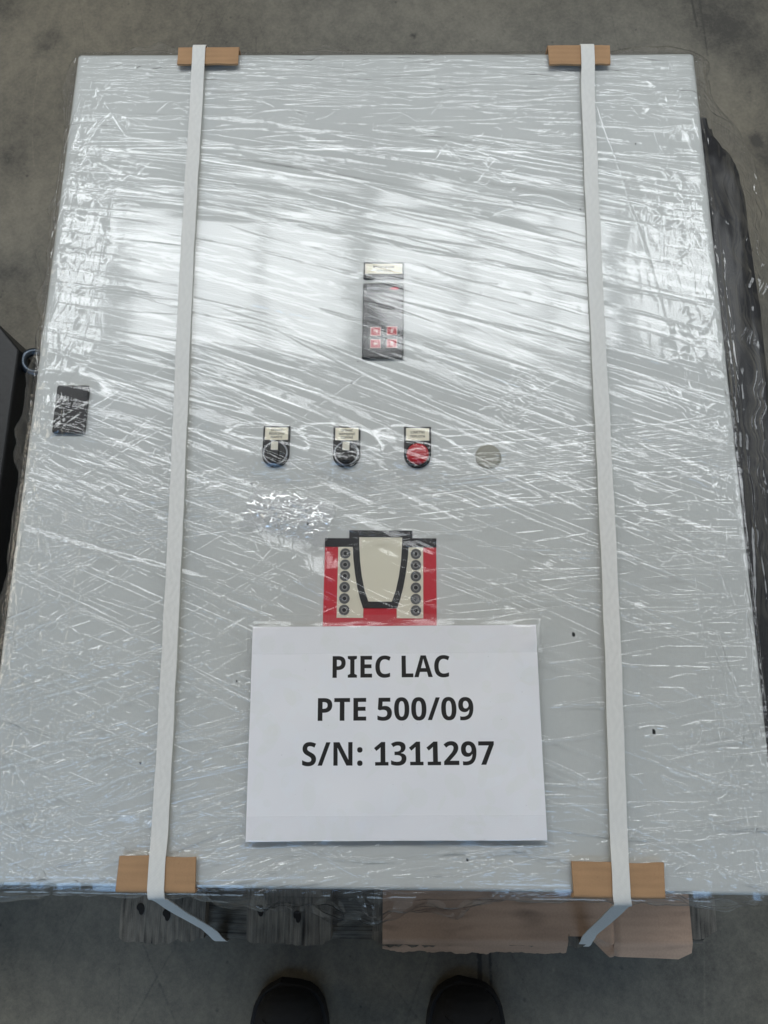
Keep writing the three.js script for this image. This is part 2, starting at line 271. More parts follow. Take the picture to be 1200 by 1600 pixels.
// legend plates with switches and lamp
const plateShape = (() => { const s = new THREE.Shape(), w = 0.0148; s.moveTo(-w, 0.0330); s.lineTo(w, 0.0330); s.lineTo(w, 0); s.absarc(0, 0, w, 0, -Math.PI, true); s.lineTo(-w, 0.0330); return s; })();
const chrome = std({ color: lin(0.32, 0.33, 0.35), roughness: 0.3, metalness: 0.85 });
function legend(name, x, z, lines) {
  const g = new THREE.Group(); g.name = name; g.position.set(x, top, z); g.scale.y = 0.62; cab.add(g);
  const pg = new THREE.ExtrudeGeometry(plateShape, { depth: 0.0024, bevelEnabled: true, bevelSize: 0.0005, bevelThickness: 0.0004, bevelSegments: 2, curveSegments: 24 }).rotateX(-Math.PI / 2).translate(0, 0.0005, 0);
  mesh('legend_plate', pg, black, g);
  mesh('legend_label', plane(0.0262, 0.0148), std({ map: labelTex(360, 204, lines, lines.length > 2 ? 52 : 56, lines.length > 2 ? 58 : 66, lines.length > 2 ? 44 : 68), roughness: 0.45 }), g, [0, 0.0037, -0.0242]);
  return g;
}
const lathe = (pts, n = 32) => new THREE.LatheGeometry(pts.map((p) => new THREE.Vector2(...p)), n);
for (const [x, z, lines] of [[-0.1165, 0.0490, ['SPÍNAČ', 'ŘÍDÍCÍHO', 'NAPĚTÍ']], [-0.0370, 0.0490, ['SPÍNAČ', 'NAPÁJENÍ', 'TOPENÍ']]]) {
  const g = legend('rotary_switch', x, z, lines);
  mesh('bezel', lathe([[0, 0.003], [0.0146, 0.003], [0.0146, 0.0065], [0.0138, 0.0092], [0.0128, 0.0096], [0.0122, 0.0088], [0, 0.0088]]), black, g);
  mesh('bezel_ring', new THREE.TorusGeometry(0.0131, 0.0009, 8, 40).rotateX(Math.PI / 2), chrome, g, [0, 0.0098, 0]);
  mesh('rotor', lathe([[0, 0.0088], [0.0118, 0.0088], [0.0118, 0.0108], [0.0108, 0.0118], [0, 0.0118]]), black, g);
  mesh('handle', new RoundedBoxGeometry(0.0086, 0.010, 0.0225, 3, 0.002), black, g, [0, 0.0158, 0]);
  mesh('pointer_mark', new RoundedBoxGeometry(0.0078, 0.0022, 0.0098, 2, 0.0006), std({ color: lin(0.72, 0.68, 0.56), roughness: 0.5 }), g, [0, 0.0203, -0.0063]);
}
{
  const g = legend('indicator_lamp', 0.0428, 0.0490, ['LIMITNÍ', 'TEPLOTA']);
  mesh('bezel', lathe([[0, 0.003], [0.0146, 0.003], [0.0146, 0.0065], [0.0138, 0.0090], [0.0126, 0.0090], [0.0126, 0.006], [0, 0.006]]), black, g);
  mesh('red_lens', lathe([[0, 0.015], [0.006, 0.0146], [0.0105, 0.0130], [0.0122, 0.0105], [0.0124, 0.006]]), phys({ color: lin(0.46, 0.012, 0.02), roughness: 0.32, clearcoat: 0.5 }), g).userData.label = 'round red lens';
}
mesh('blanking_plug', lathe([[0, 0.0030], [0.0105, 0.0030], [0.0122, 0.0025], [0.0140, 0.0010], [0.0146, 0.0]], 36), std({ color: lin(0.36, 0.35, 0.29), roughness: 0.5, bumpMap: paintBump, bumpScale: 0.0003 }), cab, [0.1221, top, 0.0503]);
// heating diagram on the door
{
  const g = new THREE.Group(); g.name = 'furnace_diagram'; g.position.set(0.0025, top, 0.1430); cab.add(g);
  const flat = (pts, y, d = 0.0003) => { const s = new THREE.Shape(pts.map(([x, z]) => new THREE.Vector2(x, -z))); return new THREE.ExtrudeGeometry(s, { depth: d, bevelEnabled: false }).rotateX(-Math.PI / 2).translate(0, y, 0); };
  const redM = std({ color: lin(0.55, 0.02, 0.035), roughness: 0.5 }), blk = std({ color: lin(0.014, 0.014, 0.016), roughness: 0.5 }), crm = std({ color: lin(0.72, 0.67, 0.53), roughness: 0.55 }), gry = std({ color: lin(0.10, 0.10, 0.10), roughness: 0.5 }), grl = std({ color: lin(0.30, 0.29, 0.27), roughness: 0.5 });
  mesh('red_casing', flat([[-0.0608, 0.0035], [0.0605, 0.0035], [0.0605, 0.105], [-0.0608, 0.105]], 0.0002), redM, g);
  mesh('black_rim', flat([[-0.0610, 0.0015], [-0.0345, 0.0015], [-0.0345, -0.0075], [0.0345, -0.0075], [0.0345, 0.0010], [0.0607, 0.0010], [0.0607, 0.0112], [-0.0610, 0.0112]], 0.0006), blk, g);
  for (const s of [-1, 1]) mesh('cream_lining', flat([[s * 0.0462, 0.0112], [s * 0.0295, 0.0112], [s * 0.0240, 0.055], [s * 0.0178, 0.0765], [s * 0.018, 0.0880], [s * 0.0462, 0.0880]].map(([x, z]) => [x, z]), 0.0006), crm, g);
  mesh('crucible', flat([[-0.0305, 0.0105], [-0.0295, 0.024], [-0.0275, 0.040], [-0.0248, 0.055], [-0.0215, 0.068], [-0.0182, 0.0775], [0.0182, 0.0775], [0.0215, 0.068], [0.0248, 0.055], [0.0275, 0.040], [0.0295, 0.024], [0.0305, 0.0105]], 0.0010), blk, g);
  mesh('chamber', flat([[-0.0235, 0.0005], [-0.0232, 0.0105], [-0.0222, 0.026], [-0.0200, 0.043], [-0.0166, 0.059], [-0.0125, 0.0705], [0.0125, 0.0705], [0.0166, 0.059], [0.0200, 0.043], [0.0222, 0.026], [0.0232, 0.0105], [0.0235, 0.0005]], 0.0014), crm, g);
  const ringG = new THREE.RingGeometry(0.0030, 0.0057, 28).rotateX(-Math.PI / 2), coreG = new THREE.CircleGeometry(0.0022, 20).rotateX(-Math.PI / 2), midG = new THREE.RingGeometry(0.0022, 0.0030, 20).rotateX(-Math.PI / 2);
  for (const s of [-1, 1]) for (let k = 0; k < 6; k++) { const c = mesh('heating_coil', ringG, gry, g, [s * 0.0383, 0.0013, 0.0185 + k * 0.01225]); mesh('coil_core', coreG, blk, c, [0, 0.0001, 0]); mesh('coil_ring', midG, grl, c, [0, 0.0001, 0]); }
}

// ------------------------------------------------------------------ black wrapped bundle beside the cabinet
{
  const g = new THREE.BoxGeometry(0.096, 0.235, 0.97, 16, 26, 110), p = g.attributes.position;
  for (let i = 0; i < p.count; i++) { let x = p.getX(i), y = p.getY(i), z = p.getZ(i);
    const ex = sm(0.02, 0.048, Math.abs(x)), ey = sm(0.07, 0.1075, Math.abs(y)), ez = sm(0.36, 0.485, Math.abs(z));
    x = (x + 0.048) * (1 - 0.22 * ey * ex - 0.35 * ez) - 0.048; y *= 1 - 0.16 * ex * ey - 0.2 * ez * ey; z *= 1 - 0.02 * (ex + ey) * ez;
    const d = (1 - ez) * (0.003 * n3(x * 10, y * 14, z * 2) + 0.0022 * (1 - 2 * Math.abs(n3(x * 44, y * 50, z * 3))) + 0.0012 * (1 - 2 * Math.abs(n3(x * 100, y * 110, z * 6))));
    const s = Math.sign(x) * ex; p.setXYZ(i, x + (s > 0 ? d : 0), y + (y > 0 ? d * ey * 1.4 : 0), z); }
  g.computeVertexNormals();
  const m = mesh('black_bundle', g, std({ color: lin(0.007, 0.007, 0.009), roughness: 0.42 }), scene, [0.4545, DECK + 0.1185, -0.005]);
  tag(m, 'long black plastic wrapped bundle beside the cabinet on the pallet', 'bundle');
}

// ------------------------------------------------------------------ black machine with eyebolt
{
  const g = thing('black_machine', 'black chamfered steel box with a lifting eyebolt on the floor beside the pallet', 'machine', [-0.80, 0, 0.16]);
  const hgt = 0.305, s = new THREE.Shape(), x1 = 0.288, zt = 0.3485;
  s.moveTo(-0.3, -0.35); s.lineTo(x1, -0.35); s.lineTo(x1, 0.310); s.lineTo(x1 - 0.034, zt); s.lineTo(-0.3, zt); s.closePath();
  const bm = std({ color: lin(0.010, 0.0105, 0.0115), roughness: 0.5, bumpMap: paintBump, bumpScale: 0.0003 });
  mesh('housing', new THREE.ExtrudeGeometry(s, { depth: hgt - 0.02, bevelEnabled: true, bevelSize: 0.004, bevelThickness: 0.004, bevelSegments: 3 }).rotateX(-Math.PI / 2).translate(0, 0.016, 0), bm, g);
  mesh('foot_rail', new RoundedBoxGeometry(0.56, 0.012, 0.66, 2, 0.003), bm, g, [-0.01, 0.006, 0]);
  const steel = std({ color: lin(0.07, 0.085, 0.105), roughness: 0.36, metalness: 0.9 });
  const e = new THREE.Group(); e.name = 'eyebolt'; e.position.set(0.284, hgt - 0.022, -0.302); g.add(e); 
  mesh('ring', new THREE.TorusGeometry(0.0160, 0.0055, 14, 40).rotateX(Math.PI / 2).rotateZ(-0.3), steel, e, [0.0225, 0.0, 0]);
  mesh('shank', new THREE.CylinderGeometry(0.006, 0.009, 0.02, 16).rotateZ(-Math.PI / 2), steel, e, [-0.003, 0, 0]);
}

// ------------------------------------------------------------------ stretch film
class Relief {                                                 // a height field in millimetres over a rectangle in metres
  constructor(x0, x1, z0, z1, w, h) { Object.assign(this, { x0, x1, z0, z1, w, h }); this.a = new Float32Array(w * h); this.gain = 2.3; this.wide = 2.0; this.s = w / (x1 - x0); this.t = h / (z1 - z0); }
  stroke(x, z, ang, len, wid, ht, bend = 0, wob = 0) { if (wid < 3) ht *= (0.45 + 1.3 * rnd() ** 3) * this.gain * (this.low ? 1 + this.low * sm(0.0, 0.42, z) : 1); else ht *= this.wide;          // one wrinkle: x, z, len in metres; wid, ht in millimetres
    const { w, h, a, s, t } = this, steep = Math.abs(Math.tan(ang)) > 1, ph = rnd() * 50;
    const c = Math.cos(ang), n = Math.sin(ang), px = (x - this.x0) * s, pz = (z - this.z0) * t, L = len / 2 * s, W = wid * 0.001 * s, R = Math.ceil(W * 3 / (steep ? Math.abs(n) : Math.abs(c))) + 1;
    const m0 = steep ? pz - L * Math.abs(n) : px - L * Math.abs(c), m1 = steep ? pz + L * Math.abs(n) : px + L * Math.abs(c);
    for (let m = Math.max(0, Math.ceil(m0)); m <= Math.min((steep ? h : w) - 1, m1); m++) {
      const q = steep ? (m - pz) / n : (m - px) / c, e = q / L, fade = (1 - e * e); if (fade <= 0) continue;
      const off = bend * 0.6 * s * e * e + wob * 0.4 * s * n2(q / s * 14 + ph, ph), ctr = steep ? px + q * c - off * n : pz + q * n + off * c;
      const k = ht * Math.pow(fade, 0.6) * (0.75 + 0.25 * n2b(q / s * 40, ph)), ww = W * (0.5 + 0.5 * fade);
      for (let j = Math.max(0, Math.ceil(ctr - R)), je = Math.min((steep ? w : h) - 1, ctr + R); j <= je; j++) {
        const d = (j - ctr) * (steep ? Math.abs(n) : Math.abs(c)) / ww; if (d > 3 || d < -3) continue;
        a[steep ? m * w + j : j * w + m] += k * Math.exp(-d * d);
      }
    }
  }
  add(f) { const { w, h, a } = this; for (let j = 0, i = 0; j < h; j++) for (let k = 0; k < w; k++, i++) a[i] += f(this.x0 + (k + 0.5) / this.s, this.z0 + (j + 0.5) / this.t); }
  normalMap() {
    const { w, h, a, s, t } = this, d = new Float32Array(w * h * 4), gx = s * 0.001 / 2, gz = t * 0.001 / 2;
    for (let j = 0; j < h; j++) for (let k = 0; k < w; k++) {
      const dx = (a[j * w + Math.min(w - 1, k + 1)] - a[j * w + Math.max(0, k - 1)]) * gx, dz = (a[Math.min(h - 1, j + 1) * w + k] - a[Math.max(0, j - 1) * w + k]) * gz;
      const l = 1 / Math.hypot(dx, dz, 1), o = ((h - 1 - j) * w + k) * 4;    // row 0 of the texture is v = 0, the far z
      d[o] = 0.5 - dx * l * 0.5; d[o + 1] = 0.5 + dz * l * 0.5; d[o + 2] = 0.5 + l * 0.5; d[o + 3] = 1;
    }
    const tex = new THREE.DataTexture(d, w, h, THREE.RGBAFormat, THREE.FloatType); tex.magFilter = tex.minFilter = THREE.LinearFilter; tex.needsUpdate = true; return tex;
  }
}
const crease = (x, z, f) => 1 - Math.abs(n2(x * f, z * f));
const FX = 0.403, FZ = 0.5005;
// wrinkle direction of the first wrap, positive running down to the right
const flow = (x, z) => { const t = clamp((z + 0.36) / 0.42, 0, 1); return (z < -0.36 ? lerp(0.03, 0.14, sm(-0.42, -0.36, z)) : lerp(0.17, 0.43, t) * (x > 0.2 ? lerp(1, 0.7, sm(0.2, 0.4, x)) : 1) * (x < 0.0 ? lerp(1, 0.6, sm(0.0, -0.4, x)) : 1)); };
const edgeAmt = (x, z) => Math.max(1 - sm(0.03, 0.085, 0.4 + x), 1 - sm(0.02, 0.095 + 0.04 * sm(0.1, -0.4, z), 0.4 - x));
const filmA = new Relief(-FX, FX, -FZ, FZ, 1640, 2040), filmB = new Relief(-FX, FX, -FZ, FZ, 1640, 2040); filmA.low = filmB.low = 0.9; filmA.wide = 2.5;
{
  // first wrap: long slanting tension folds over the upper half
  for (let k = 0; k < 420; k++) { const x = rr(-0.42, 0.42), z = rr(-0.37, 0.13), a = flow(x, z) + gauss() * 0.03; filmA.stroke(x, z, a, rr(0.10, 0.5), rr(1.8, 5.5), rr(0.05, 0.30) * (rnd() < 0.75 ? 1 : -1), gauss() * 0.006, 0.0012); }
  for (let k = 0; k < 210; k++) { const x = rr(-0.42, 0.42), z = rr(-0.37, 0.12), a = flow(x, z) + gauss() * 0.03; filmA.stroke(x, z, a, rr(0.06, 0.36), rr(0.6, 1.5), rr(0.04, 0.22), gauss() * 0.004, 0.0008); }
  for (let k = 0; k < 160; k++) { const x = rr(-0.42, 0.42), z = rr(-0.4, 0.2), a = flow(x, z) + gauss() * 0.03; filmA.stroke(x, z, a, rr(0.15, 0.55), rr(5, 14), rr(-0.9, 0.9), gauss() * 0.01, 0.002); }
  for (let k = 0; k < 70; k++) { const x = rr(-0.42, 0.42), z = rr(-0.36, 0.1), a = flow(x, z) + gauss() * 0.025; filmA.stroke(x, z, a, rr(0.25, 0.8), rr(3.2, 7), rr(0.4, 0.9) * (rnd() < 0.5 ? 1 : -1), gauss() * 0.008, 0.001); }
  // crumpled band along the top edge
  for (let k = 0; k < 760; k++) { const z = -0.5 + Math.abs(gauss()) * 0.10, x = rr(-0.42, 0.42); filmA.stroke(x, z, gauss() * 0.10 + 0.02, rr(0.015, 0.16), rr(0.7, 2.4), rr(0.06, 0.34) * (rnd() < 0.7 ? 1 : -1), gauss() * 0.004, 0.0016); }
  for (let k = 0; k < 300; k++) { const z = -0.5 + rnd() * 0.13, x = rr(-0.4, 0.4); filmA.stroke(x, z, gauss() * 0.9, rr(0.006, 0.035), rr(0.6, 1.6), rr(0.1, 0.4), gauss() * 0.004, 0.002); }
  // sparse straight wrinkles over the lower half
  for (let k = 0; k < 120; k++) { const x = rr(-0.42, 0.42), z = rr(0.08, 0.5), a = 0.42 + gauss() * 0.10; if (x > -0.1 && rnd() < 0.35) continue; filmA.stroke(x, z, a, rr(0.05, 0.28), rr(0.6, 1.6), rr(0.05, 0.22), gauss() * 0.006, 0.0008); }
  for (let k = 0; k < 90; k++) filmA.stroke(rr(-0.42, 0.42), rr(0.05, 0.5), gauss() * 0.3, rr(0.12, 0.4), rr(8, 20), rr(-0.5, 0.5), gauss() * 0.01, 0.002);
  for (let k = 0; k < 90; k++) { const x = rr(-0.42, 0.42), z = rr(0.06, 0.48); filmA.stroke(x, z, (rnd() < 0.6 ? 0.40 : -0.16) + gauss() * 0.08, rr(0.08, 0.34), rr(0.7, 1.3), rr(0.25, 0.45), gauss() * 0.006, 0.0006); }
  // crumples along the side edges
  for (let k = 0; k < 420; k++) { const s = rnd() < 0.5 ? -1 : 1, x = s * (0.405 - Math.abs(gauss()) * 0.055), z = rr(-0.5, 0.5); filmA.stroke(x, z, Math.PI / 2 + gauss() * 0.30 - s * 0.05, rr(0.015, 0.15), rr(0.8, 3.0), rr(0.06, 0.4) * (rnd() < 0.7 ? 1 : -1), gauss() * 0.006, 0.002); }
  filmA.add((x, z) => { const e = edgeAmt(x, z), tp = 1 - sm(0.02, 0.12, 0.5 + z); const m = Math.max(e * 0.9, tp * 0.6); const q = flow(x, z), a = x * Math.cos(q) + z * Math.sin(q), b = z * Math.cos(q) - x * Math.sin(q); let v = 0.25 * n2(a * 3, b * 16) + 0.16 * n2b(a * 5, b * 44); if (m > 0.01) v += m * (e > tp ? 0.75 * crease(x + 3, z * 0.25, 34) + 0.14 * crease(x, z * 0.35 + 7, 80) : 0.75 * crease(x * 0.25 + 3, z, 34) + 0.14 * crease(x * 0.35, z + 7, 80)); return v; });
  // second wrap: crossing bands over the middle and the lower half
  for (let k = 0; k < 260; k++) { const x = rr(-0.3, 0.42), z = 0.085 - (x - 0.0) * 0.12 + gauss() * 0.028; filmB.stroke(x, z, -0.12 + gauss() * 0.07, rr(0.06, 0.4), rr(0.6, 1.8), rr(0.06, 0.32), gauss() * 0.006, 0.0009); }
  for (let k = 0; k < 150; k++) { const x = -0.42 + Math.abs(gauss()) * 0.30, z = rr(0.02, 0.36); filmB.stroke(x, z, (rnd() < 0.5 ? 0.42 : -0.55) + gauss() * 0.12, rr(0.05, 0.32), rr(0.6, 1.8), rr(0.06, 0.30), gauss() * 0.006, 0.0009); }
  for (let k = 0; k < 190; k++) { const x = -0.42 + rnd() * 0.40, z = rr(0.26, 0.5); filmB.stroke(x, z, -0.30 + gauss() * 0.10, rr(0.06, 0.28), rr(0.8, 2.6), rr(0.08, 0.34), gauss() * 0.005, 0.0012); }
  for (let k = 0; k < 210; k++) { const x = 0.42 - Math.abs(gauss()) * 0.19, z = rr(0.10, 0.46); filmB.stroke(x, z, gauss() * 0.11 - 0.03, rr(0.02, 0.16), rr(0.6, 2.0), rr(0.06, 0.34), gauss() * 0.008, 0.0014); }
  for (let k = 0; k < 360; k++) { const z = 0.5 - Math.abs(gauss()) * 0.06, x = rr(-0.42, 0.42); filmB.stroke(x, z, gauss() * 0.22 - (x < 0 ? 0.12 : 0), rr(0.015, 0.12), rr(0.7, 2.2), rr(0.08, 0.36) * (rnd() < 0.75 ? 1 : -1), gauss() * 0.004, 0.0016); }
  for (let k = 0; k < 110; k++) { const x = rr(-0.35, 0.42), z = rr(-0.05, 0.24); filmB.stroke(x, z, 0.36 + gauss() * 0.10, rr(0.05, 0.30), rr(0.5, 1.3), rr(0.05, 0.20), gauss() * 0.006, 0.0008); }
  for (let k = 0; k < 150; k++) { const x = rr(-0.42, 0.42), z = rr(-0.36, 0.0); filmB.stroke(x, z, flow(x, z) + gauss() * 0.06, rr(0.04, 0.3), rr(0.7, 2.2), rr(0.04, 0.2) * (rnd() < 0.7 ? 1 : -1), gauss() * 0.006, 0.001); }
  for (let k = 0; k < 230; k++) { const s = rnd() < 0.55 ? -1 : 1, x = s * (0.405 - Math.abs(gauss()) * 0.06), z = rr(-0.5, 0.5); filmB.stroke(x, z, Math.PI / 2 + gauss() * 0.45, rr(0.01, 0.10), rr(0.8, 2.4), rr(0.08, 0.4), gauss() * 0.008, 0.002); }
  // larger loose facets near the corners and the lower edge
  for (const [x0, x1, z0, z1, n] of [[-0.4, -0.2, 0.3, 0.49, 46], [-0.2, 0.3, 0.43, 0.49, 34], [0.28, 0.4, 0.34, 0.49, 34], [-0.4, -0.33, -0.45, 0.3, 60], [0.33, 0.4, -0.48, 0.1, 50], [-0.16, -0.07, 0.06, 0.10, 6]]) for (let k = 0; k < n; k++) { const x = rr(x0, x1); filmB.stroke(x, rr(z0, z1), Math.abs(x) > 0.32 ? Math.PI / 2 + gauss() * 0.7 : -0.3 + gauss() * 0.5, rr(0.008, 0.04), rr(3, 5), rr(0.25, 0.75), gauss() * 0.006, 0.003); }
  for (let k = 0; k < 110; k++) { const x = -0.42 + Math.abs(gauss()) * 0.32, z = rr(0.05, 0.48); filmB.stroke(x, z, (rnd() < 0.5 ? 0.40 : -0.50) + gauss() * 0.10, rr(0.05, 0.26), rr(0.7, 1.5), rr(0.25, 0.5), gauss() * 0.006, 0.0006); }
  for (let k = 0; k < 70; k++) { const x = rr(0.02, 0.42), z = rr(0.12, 0.48); filmB.stroke(x, z, -0.06 + gauss() * 0.12, rr(0.03, 0.16), rr(0.7, 1.8), rr(0.25, 0.5), gauss() * 0.006, 0.0008); }
  // edges of the film web where one turn overlaps the next
  for (const [x, z, a, l, b] of [[0, -0.352, 0.015, 0.84, 0.006], [0.02, -0.215, 0.22, 0.86, -0.01], [-0.05, 0.115, -0.14, 0.8, 0.012], [-0.2, 0.2, 0.44, 0.5, 0.01], [-0.334, -0.25, 1.64, 0.42, 0.004], [-0.326, 0.2, 1.62, 0.4, -0.006], [0.312, -0.22, 1.36, 0.5, 0.008], [0.345, 0.3, 1.5, 0.36, -0.006], [0.1, 0.42, -0.05, 0.6, 0.006]]) { filmB.stroke(x, z, a, l, 0.9, 0.55, b, 0.004); filmB.stroke(x + 0.003, z + 0.003, a, l, 2.4, 0.3, b, 0.004); }
  // short snags where the wrap is caught and pulled
  for (const [cx, cz, r, n] of [[0.17, -0.03, 0.022, 34], [0.15, 0.0, 0.02, 26], [-0.12, 0.2, 0.05, 40], [0.36, 0.37, 0.05, 60], [-0.33, 0.36, 0.06, 70], [-0.36, 0.45, 0.05, 50], [0.12, -0.33, 0.05, 50], [-0.35, -0.3, 0.04, 40], [0.31, 0.12, 0.05, 40], [0.3, 0.43, 0.07, 50]]) for (let k = 0; k < n; k++) filmB.stroke(cx + gauss() * r, cz + gauss() * r, gauss() * 1.2, rr(0.005, 0.03), rr(0.7, 2.0), rr(0.1, 0.45), gauss() * 0.006, 0.002);
  filmB.add((x, z) => { const e = edgeAmt(x, z), bt = 1 - sm(0.01, 0.07, 0.5 - z); const m = Math.max(e * 0.8, bt * 0.6); const q = z < 0.02 ? flow(x, z) : 0.1, a = x * Math.cos(q) + z * Math.sin(q), b = z * Math.cos(q) - x * Math.sin(q); let v = 0.22 * n2b(a * 3 + 3, b * 14) + 0.10 * n2(a * 6, b * 36 + 2); if (m > 0.01) v += m * (e > bt ? 0.7 * crease(x * 1.2 + 1, z * 0.3 + 2, 36) + 0.12 * crease(x + 4, z * 0.4, 90) : 0.7 * crease(x * 0.3 + 1, z + 2, 36) + 0.12 * crease(x * 0.4 + 4, z, 90)); return v; });
}
const filmMat = (tex, ior = 1.42) => phys({ color: 0xffffff, roughness: 0.09, transmission: 1, thickness: 0, ior, normalMap: tex, side: THREE.DoubleSide });
// x, z, height, half sizes, reach along the tension and across it
const bumps = [[-0.353, -0.003, 0.0082, 0.0185, 0.029, 0.04, 0.02], [-0.1165, 0.0495, 0.0150, 0.0135, 0.0135, 0.055, 0.020], [-0.037, 0.0495, 0.0150, 0.0135, 0.0135, 0.055, 0.020], [0.0428, 0.0495, 0.0120, 0.0135, 0.0135, 0.05, 0.018]];
function filmY(x, z) { const base = 0.0022 + 0.0034 * sm(0.5, 0.2, Math.abs(z)) * sm(0.4, 0.2, Math.abs(x)) + 0.0004 * n2(x * 4, z * 9); let y = base; for (const [bx, bz, h, hx, hz, rx, rz] of bumps) { const zz = z - bz - (x - bx) * 0.22, dx = Math.max(0, Math.abs(x - bx) - hx), dz = Math.max(0, Math.abs(zz) - hz * (1 - 0.6 * clamp(dx / rx, 0, 1))), d = Math.hypot(dx / rx, dz / rz); if (d < 1) { const k = 1 - d; y = Math.max(y, base + (h - base) * (0.45 * k * k * (3 - 2 * k) + 0.55 * k * k)); } } return y; }
const film = thing('stretch_film', 'clear wrinkled stretch film wound round the grey cabinet', 'film', [0, FACE, 0]);
const layer = (lift) => sheet(260, 320, (u, v) => { const x = lerp(-FX, FX, u), z = lerp(-FZ, FZ, v), e = Math.max(sm(0.385, FX, Math.abs(x)), sm(0.483, FZ, Math.abs(z))); return [x, filmY(x, z) + lift - 0.004 * e * e, z, u, 1 - v]; });
mesh('inner_wrap', layer(0), filmMat(filmA.normalMap()), film);
mesh('outer_wrap', layer(0.0013), filmMat(filmB.normalMap(), 1.5), film);
// skirt round the four sides
{
  const R = new Relief(0, 3.6, 0, 0.36, 2048, 512); R.gain = 1.4; R.wide = 0.8; for (let k = 0; k < 260; k++) R.stroke(rr(0.8, 1.9), rr(0.0, 0.3), gauss() * 0.06, rr(0.1, 0.5), rr(1.5, 4), rr(0.3, 1.2), gauss() * 0.01, 0.002);
  for (let k = 0; k < 1700; k++) R.stroke(rr(0, 3.6), rr(0, 0.36), (rnd() < 0.55 ? gauss() * 0.25 : Math.PI / 2 + gauss() * 0.5), rr(0.02, 0.25), rr(2, 6), rr(0.3, 1.4) * (rnd() < 0.7 ? 1 : -1), gauss() * 0.01, 0.003);
  R.add((x, z) => 0.8 * crease(x, z, 10) + 0.2 * crease(x + 5, z, 30));
  const hx = 0.4035, hz = 0.5, per = [[-hx, -hz], [hx, -hz], [hx, hz], [-hx, hz]], lens = [2 * hx, 2 * hz, 2 * hx, 2 * hz], total = 2 * (lens[0] + lens[1]), rc = 0.014;
  function rim(s) {                                             // point and outward normal on the rounded outline
    s = ((s % total) + total) % total; let k = 0; while (s > lens[k]) { s -= lens[k]; k++; }
    const a = per[k], b = per[(k + 1) % 4], t = s / lens[k], n = [[0, -1], [1, 0], [0, 1], [-1, 0]], x = lerp(a[0], b[0], t), z = lerp(a[1], b[1], t);
    let nx = n[k][0], nz = n[k][1]; const d0 = s, d1 = lens[k] - s;
    if (d0 < rc) { const w = 0.5 * (1 - d0 / rc), m = n[(k + 3) % 4]; nx = lerp(nx, m[0], w); nz = lerp(nz, m[1], w); } else if (d1 < rc) { const w = 0.5 * (1 - d1 / rc), m = n[(k + 1) % 4]; nx = lerp(nx, m[0], w); nz = lerp(nz, m[1], w); }
    const l = Math.hypot(nx, nz), corner = Math.max(0, 1 - Math.min(d0, d1) / rc); return [x - corner * corner * 0.005 * Math.sign(x), z - corner * corner * 0.005 * Math.sign(z), nx / l, nz / l, k];
  }
  const g = sheet(640, 44, (u, v) => {
    const s = u * total, [x, z, nx, nz] = rim(s), d = v * lerp(0.30, 0.065 + 0.03 * n2(x * 7, 9), sm(0.2, 0.8, nz));
    let out = 0.003 + 0.006 * sm(0, 0.02, d) + ((nx < -0.3 || nz < -0.3 ? 0.026 : 0.010) * Math.max(0, n2(s * 9, 3)) + 0.005 * n2(s * 26, d * 20)) * sm(0, 0.03, d);
    if (x > 0.38 && nx > 0.3) out += (0.104 * sm(-0.005, 0.10, d) * sm(-0.53, -0.40, z) * sm(0.56, 0.40, z)) + 0.007 * n2(z * 9, d * 5) * sm(0.02, 0.06, d);
    if (nz > 0.3) { const b = Math.exp(-(((x + 0.03) / 0.15) ** 4)); out += b * (0.040 * sm(0.0, 0.11, d) + 0.006 * n2(x * 9, d * 9) * sm(0.03, 0.08, d)); }
    if (nz < -0.3) out += 0.010 * Math.exp(-(((x + 0.07) / 0.04) ** 2)) * sm(0, 0.02, d) + 0.014 * Math.exp(-(((x - 0.36) / 0.05) ** 2)) * sm(0, 0.02, d) + 0.012 * Math.exp(-(((x + 0.3) / 0.03) ** 2)) * sm(0, 0.02, d);
    const inner = v < 0.03 ? (1 - v / 0.03) : 0;
    let y = 0.0035 + 0.0012 * n2(s * 30, 1) - d; 
    return [x + nx * (out - inner * 0.010), y, z + nz * (out - inner * 0.010), u * total / 3.6, 1 - d / 0.36];
  });
  { const sm2 = filmMat(R.normalMap(), 1.55); sm2.transmission = 0.988; mesh('side_wrap', g, sm2, film); }
}
// a wad of loose film bunched up between two wraps
{
  const g = sheet(90, 60, (u, v) => { const a = u * 2 - 1, b = v * 2 - 1, r = Math.hypot(a, b) * (1 + 0.18 * n2(a * 2, b * 2)), k = 1 - sm(0.45, 1.0, r), x = a * 0.047, z = b * 0.024, wx = x + 0.003 * n2(x * 90, z * 90), wz = z + 0.003 * n2b(x * 90, z * 90);
    return [wx, 0.0005 + k * (0.002 + 0.0028 * (1 - Math.abs(n2(wx * 50, wz * 60))) + 0.0018 * Math.abs(n2b(wx * 130, wz * 150)) + 0.0009 * Math.abs(n2(wx * 330 + 4, wz * 340))), wz]; });
  const m = mesh('film_wad', g, phys({ color: 0xffffff, roughness: 0.12, transmission: 0.84, thickness: 0, ior: 2.1, side: THREE.DoubleSide }), film, [-0.0985, 0.0078, 0.1210]); m.rotation.y = -0.24;
}

